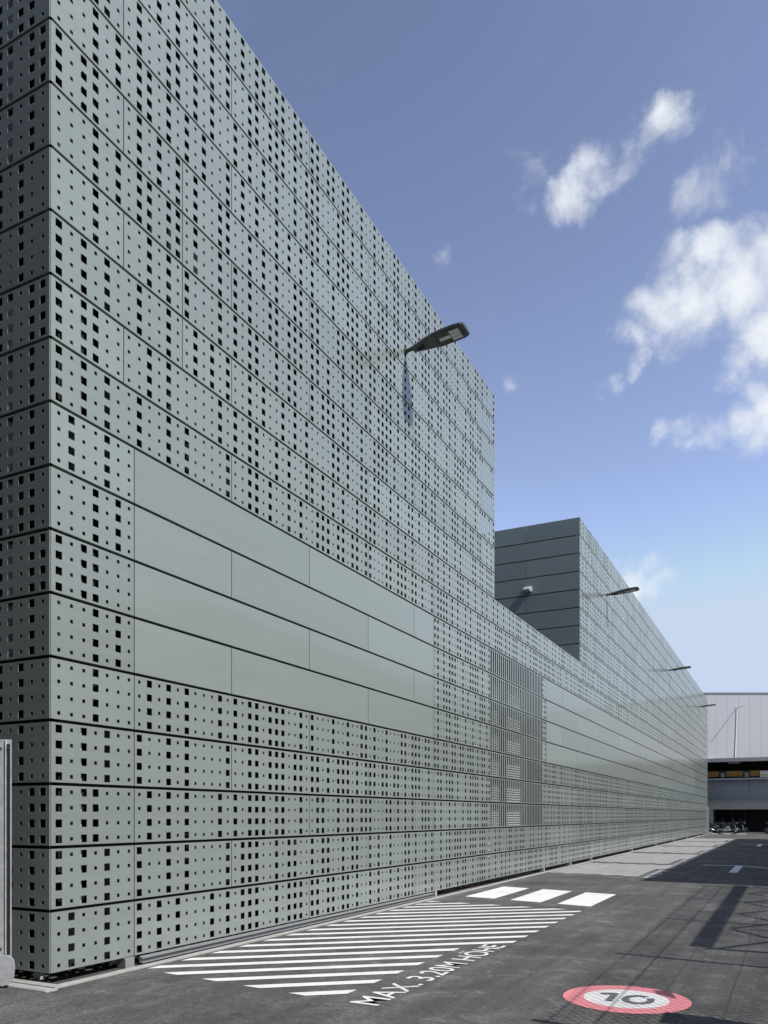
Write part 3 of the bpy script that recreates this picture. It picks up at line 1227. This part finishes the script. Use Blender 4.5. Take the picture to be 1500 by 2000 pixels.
def make_bike(label, tank_m, box=True):
    b = empty('motorcycle', (0, 0, 0), 0, label, 'motorcycle', 'motorcycles parked in the bay')

    def ell(mb, c, r, n=10, k=14):
        rings = []
        for i in range(1, n):
            a = math.pi * i / n
            rings.append([(c[0] - r[0] * math.cos(a), c[1] + r[1] * math.sin(a) * math.cos(2 * math.pi * j / k), c[2] + r[2] * math.sin(a) * math.sin(2 * math.pi * j / k)) for j in range(k)])
        mb.loft(rings)
    for wx in (-.70, .72):
        w = MB()
        w.torus((wx, 0, .31), (0, 1, 0), .25, .06, 26, 8)
        wo = w.build('wheel', M['black'], b, smooth=True)
        r = MB()
        r.torus((wx, 0, .31), (0, 1, 0), .195, .014, 24, 6)
        for s in range(5):
            a = 2 * math.pi * s / 5
            r.tube([(wx, 0, .31), (wx + .19 * math.cos(a), 0, .31 + .19 * math.sin(a))], .014, 6)
        r.torus((wx, -.06, .31), (0, 1, 0), .12, .012, 20, 4)
        r.build('rim', M['chrome'], wo)
    e = MB()
    e.box(-.22, .25, -.17, .17, .26, .52)
    e.box(-.08, .20, -.13, .13, .52, .66)
    for q in range(5):
        e.box(-.10, .22, -.15, .15, .535 + q * .025, .543 + q * .025)
    e.build('engine', M['chrome'], b, bevel=.02)
    f = MB()
    f.tube([(.48, 0, .92), (.1, .10, .72), (-.3, .12, .56), (-.70, .1, .31)], .026, 8)
    f.tube([(.48, 0, .92), (.1, -.10, .72), (-.3, -.12, .56), (-.70, -.1, .31)], .026, 8)
    f.tube([(.48, 0, .86), (.28, 0, .45), (.0, 0, .24), (-.3, 0, .3)], .022, 8)
    f.build('frame', M['steel_dark'], b)
    k_ = MB()
    for s in (-.075, .075):
        k_.tube([(.72, s, .31), (.46, s, 1.02)], .024, 8)
    k_.build('fork', M['chrome'], b)
    h = MB()
    h.tube([(.36, -.38, 1.04), (.44, -.2, 1.07), (.46, 0, 1.04), (.44, .2, 1.07), (.36, .38, 1.04)], .016, 8)
    for s in (-.3, .3):
        h.tube([(.43, s, 1.06), (.46, s * 1.15, 1.22)], .008, 6)
        h.box(.45, .47, s * 1.15 - .05, s * 1.15 + .05, 1.2, 1.27)
    h.build('handlebar', M['black'], b)
    t_ = MB()
    ell(t_, (.17, 0, .83), (.29, .15, .14))
    t_.build('fuel_tank', tank_m, b, smooth=True, fix=True)
    s_ = MB()
    rings = []
    for (x, w, z, hh) in ((-.08, .09, .80, .05), (-.25, .14, .79, .06), (-.48, .13, .83, .06), (-.68, .10, .90, .05), (-.86, .06, .95, .03)):
        rings.append([(x, -w, z - hh), (x, w, z - hh), (x, w, z + hh * .6), (x, w * .5, z + hh), (x, -w * .5, z + hh), (x, -w, z + hh * .6)])
    s_.loft(rings)
    s_.build('seat', M['black'], b, fix=True)
    fa = MB()
    rings = []
    for (x, w, z0, z1) in ((.35, .17, .62, .95), (.55, .17, .70, 1.0), (.70, .12, .80, 1.02), (.80, .05, .86, .98)):
        rings.append([(x, -w, z0), (x, w, z0), (x, w, z1), (x, -w, z1)])
    fa.loft(rings)
    fa.build('fairing', tank_m, b, fix=True, bevel=.02)
    hl = MB()
    hl.box(.795, .815, -.05, .05, .88, .96)
    hl.build('headlight', M['led'], b)
    ws = MB()
    rings = [[(.66, -.13, 1.02), (.66, .13, 1.02), (.67, .13, 1.02), (.67, -.13, 1.02)], [(.52, -.11, 1.30), (.52, .11, 1.30), (.53, .11, 1.30), (.53, -.11, 1.30)]]
    ws.loft(rings)
    ws.build('windscreen', M['glass'], b, fix=True)
    x_ = MB()
    x_.tube([(.22, -.14, .4), (.15, -.2, .24), (-.15, -.2, .24), (-.3, -.21, .30), (-.85, -.23, .42)], [.025, .027, .03, .052, .056], 10)
    x_.build('exhaust', M['chrome'], b, smooth=True, fix=True)
    mg = MB()
    pts = []
    for wx, a0, a1 in ((.72, 40, 165),):
        for q in range(9):
            a = R(a0 + (a1 - a0) * q / 8)
            pts.append((wx + .335 * math.cos(a), .31 + .335 * math.sin(a)))
    f0 = [(x, -.06, z) for x, z in pts]
    f1 = [(x, .06, z) for x, z in pts]
    for i in range(len(pts) - 1):
        mg.quad(f0[i], f0[i + 1], f1[i + 1], f1[i])
    mg.build('mudguard', tank_m, b)
    if box:
        tb = MB()
        rings = []
        for (z, q) in ((.98, .8), (1.06, 1), (1.2, 1), (1.28, .75)):
            rings.append([(-.78 - .2 * q, -.2 * q, z), (-.78 + .2 * q, -.2 * q, z), (-.78 + .2 * q, .2 * q, z), (-.78 - .2 * q, .2 * q, z)])
        tb.loft(rings)
        tb.build('top_box', M['black'], b, fix=True, bevel=.02)
    tl = MB()
    tl.box(-.91, -.87, -.06, .06, .9, .95)
    tl.build('tail_light', M['tail'], b)
    return b


M['tail'] = mat('red_tail_lens', (.35, .02, .02), rough=.25)
M['navy'] = mat('dark_blue_paint', (.012, .015, .026), rough=.3, coat=.4)
M['silver'] = mat('silver_paint', (.06, .062, .065), rough=.35, metal=.3)
b1 = make_bike('dark blue motorcycle with silver exhaust, side on at the bay edge', M['navy'], False)
b1.location = (-4.78, 75.35, 0)
b2 = copy_tree(b1)
b2['label'] = 'motorcycle half hidden by the pier, leftmost in the bay'
b2.location = (-5.75, 76.3, 0)
b2.rotation_euler.z = R(25)
b3 = make_bike('grey motorcycle cut by the right edge of the photo', M['silver'], True)
b3.location = (-.92, 75.6, 0)
b3.rotation_euler.z = R(180)
b4 = copy_tree(b1)
b4['label'] = 'motorcycle with its screen raised, right behind the dark blue one'
b4.location = (-4.2, 76.6, 0)
b4.rotation_euler.z = R(-14)

# ------------------------------------------------------------------ right side of the yard (outside the frame, throws the shade)
sh_ = empty('loading_shed', (4.4, 19.3, 0), 0, 'long dark loading shed along the right side of the yard', 'building')
a = MB()
a.box(0, 16, 0, 38.5, 0, 8.2)
a.build('wall', M['green'], sh_)
a = MB()
a.box(-.05, 16.2, -.06, 38.6, 8.21, 8.42)
a.build('roof', M['clad2'], sh_)
for i in range(6):
    d = MB()
    d.box(-.06, -.002, 2 + i * 6.1, 5.4 + i * 6.1, .05, 3.6)
    d.build('loading_door', M['clad'], sh_)
for i in range(9):
    d = MB()
    d.box(-.05, -.002, 1 + i * 4.1, 3.6 + i * 4.1, 5.2, 6.5)
    d.build('window', M['glass'], sh_)

# mesh fence: posts, rails and diagonal wires
FX, FH = .92, 2.96
fe = empty('mesh_fence', (FX, 1.5, 0), 0, 'tall expanded mesh fence along the right side of the yard', 'fence')
ys = [2.4, 5.77, 9.14, 12.7, 16.0, 19.2]
for y in ys:
    p = MB()
    p.box(-.03, .03, y - 1.5 - .036, y - 1.5 + .036, 0, FH + .02)
    p.build('post', M['galv'], fe)
p = MB()
for z in (FH - .04, FH - .42):
    p.box(.034, .044, .9, 17.7, z - .004, z + .004)
p.build('rail', M['galv'], fe)
me_ = MB()
ya, yb, za, zb_ = .9, 17.7, .12, FH
pitch = .105
n = int((yb - ya + zb_ - za) / pitch)
for s in (1, -1):
    for i in range(n):
        o_ = ya - (zb_ - za) + i * pitch
        # line y = o_ + t, z = za + t   (s = 1) or mirrored
        t0, t1 = max(0, ya - o_), min(zb_ - za, yb - o_)
        if t1 - t0 < .05:
            continue
        p0, p1 = (o_ + t0 - 0, za + t0), (o_ + t1, za + t1)
        if s < 0:
            p0, p1 = (p0[0], zb_ + za - p0[1]), (p1[0], zb_ + za - p1[1])
        q = .0075
        xx = .012 * s
        me_.quad((xx, p0[0], p0[1] - q), (xx, p1[0], p1[1] - q), (xx, p1[0], p1[1] + q), (xx, p0[0], p0[1] + q))
me_.build('wire_mesh', M['galv'], fe)
# information plate and gate pillar on the fence line
pl = empty('fence_sign', (FX - .04, 7.25, 2.02), 0, 'small flat plate fixed to the mesh fence', 'sign')
a = MB()
a.loft([[(-.03, -.14, -.10), (-.03, .16, .0), (-.03, .12, .16), (-.03, -.02, .10)], [(-.02, -.14, -.10), (-.02, .16, .0), (-.02, .12, .16), (-.02, -.02, .10)]])
a.build('plate', M['boxgrey'], pl, fix=True)
gpil = empty('gate_pillar', (FX + .10, 6.42, 0), 0, 'stout grey gate pillar in the mesh fence', 'post')
a = MB()
a.box(-.15, .15, -.16, .16, 0, 1.88)
a.build('shaft', M['concrete'], gpil, bevel=.01)
a = MB()
a.box(-.17, .17, -.18, .18, 1.885, 1.95)
a.build('cap', M['galv'], gpil, bevel=.01)

# lattice gantry over the right side
gn = empty('lattice_gantry', (3.2, 9.9, 0), 0, 'steel lattice gantry carrying a walkway over the right side of the yard', 'gantry')
a = MB()
a.box(-.07, .07, 0, 9.4, 4.54, 4.70)
a.build('beam', M['steel_dark'], gn)
a = MB()
a.box(1.3, 1.42, 0, 9.4, 4.5, 4.62)
a.box(2.5, 2.62, 0, 9.4, 4.5, 4.62)
a.box(.08, 2.62, -.14, -.02, 4.5, 4.64)
for i in range(5):
    y0, y1 = i * 1.88, (i + 1) * 1.88
    a.tube([(.17, y0, 4.55), (1.36, y1, 4.55)], .035, 6)
    a.tube([(.17, y1 - .1, 4.52), (1.36, y0 + .1, 4.52)], .035, 6)
    a.tube([(.17, y1, 4.56), (2.5, y1, 4.56)], .03, 6)
a.build('lattice', M['steel_dark'], gn)
a = MB()
for (x, y) in ((2.55, .1), (2.55, 6.2)):
    a.box(x - .08, x + .08, y - .08, y + .08, 0, 4.49)
a.build('column', M['steel_dark'], gn)

# unseen hall behind the viewer, added and enlarged to cut sky light
wk = empty('sky_block_hall', (-50, -17, 0), 0, 'unseen tall dark hall added to keep sky light off the narrow end of the perforated block', 'building')
a = MB()
a.box(0, 62, 0, 14, 0, 22)
a.build('wall', M['green'], wk)
a = MB()
a.box(-.1, 62.1, -.1, 14.1, 22.01, 22.25)
a.build('roof', M['clad2'], wk)
for i in range(12):
    d = MB()
    d.box(1.5 + i * 4.8, 4.6 + i * 4.8, 14.002, 14.06, 1.2, 3.2)
    d.build('window', M['glass'], wk)
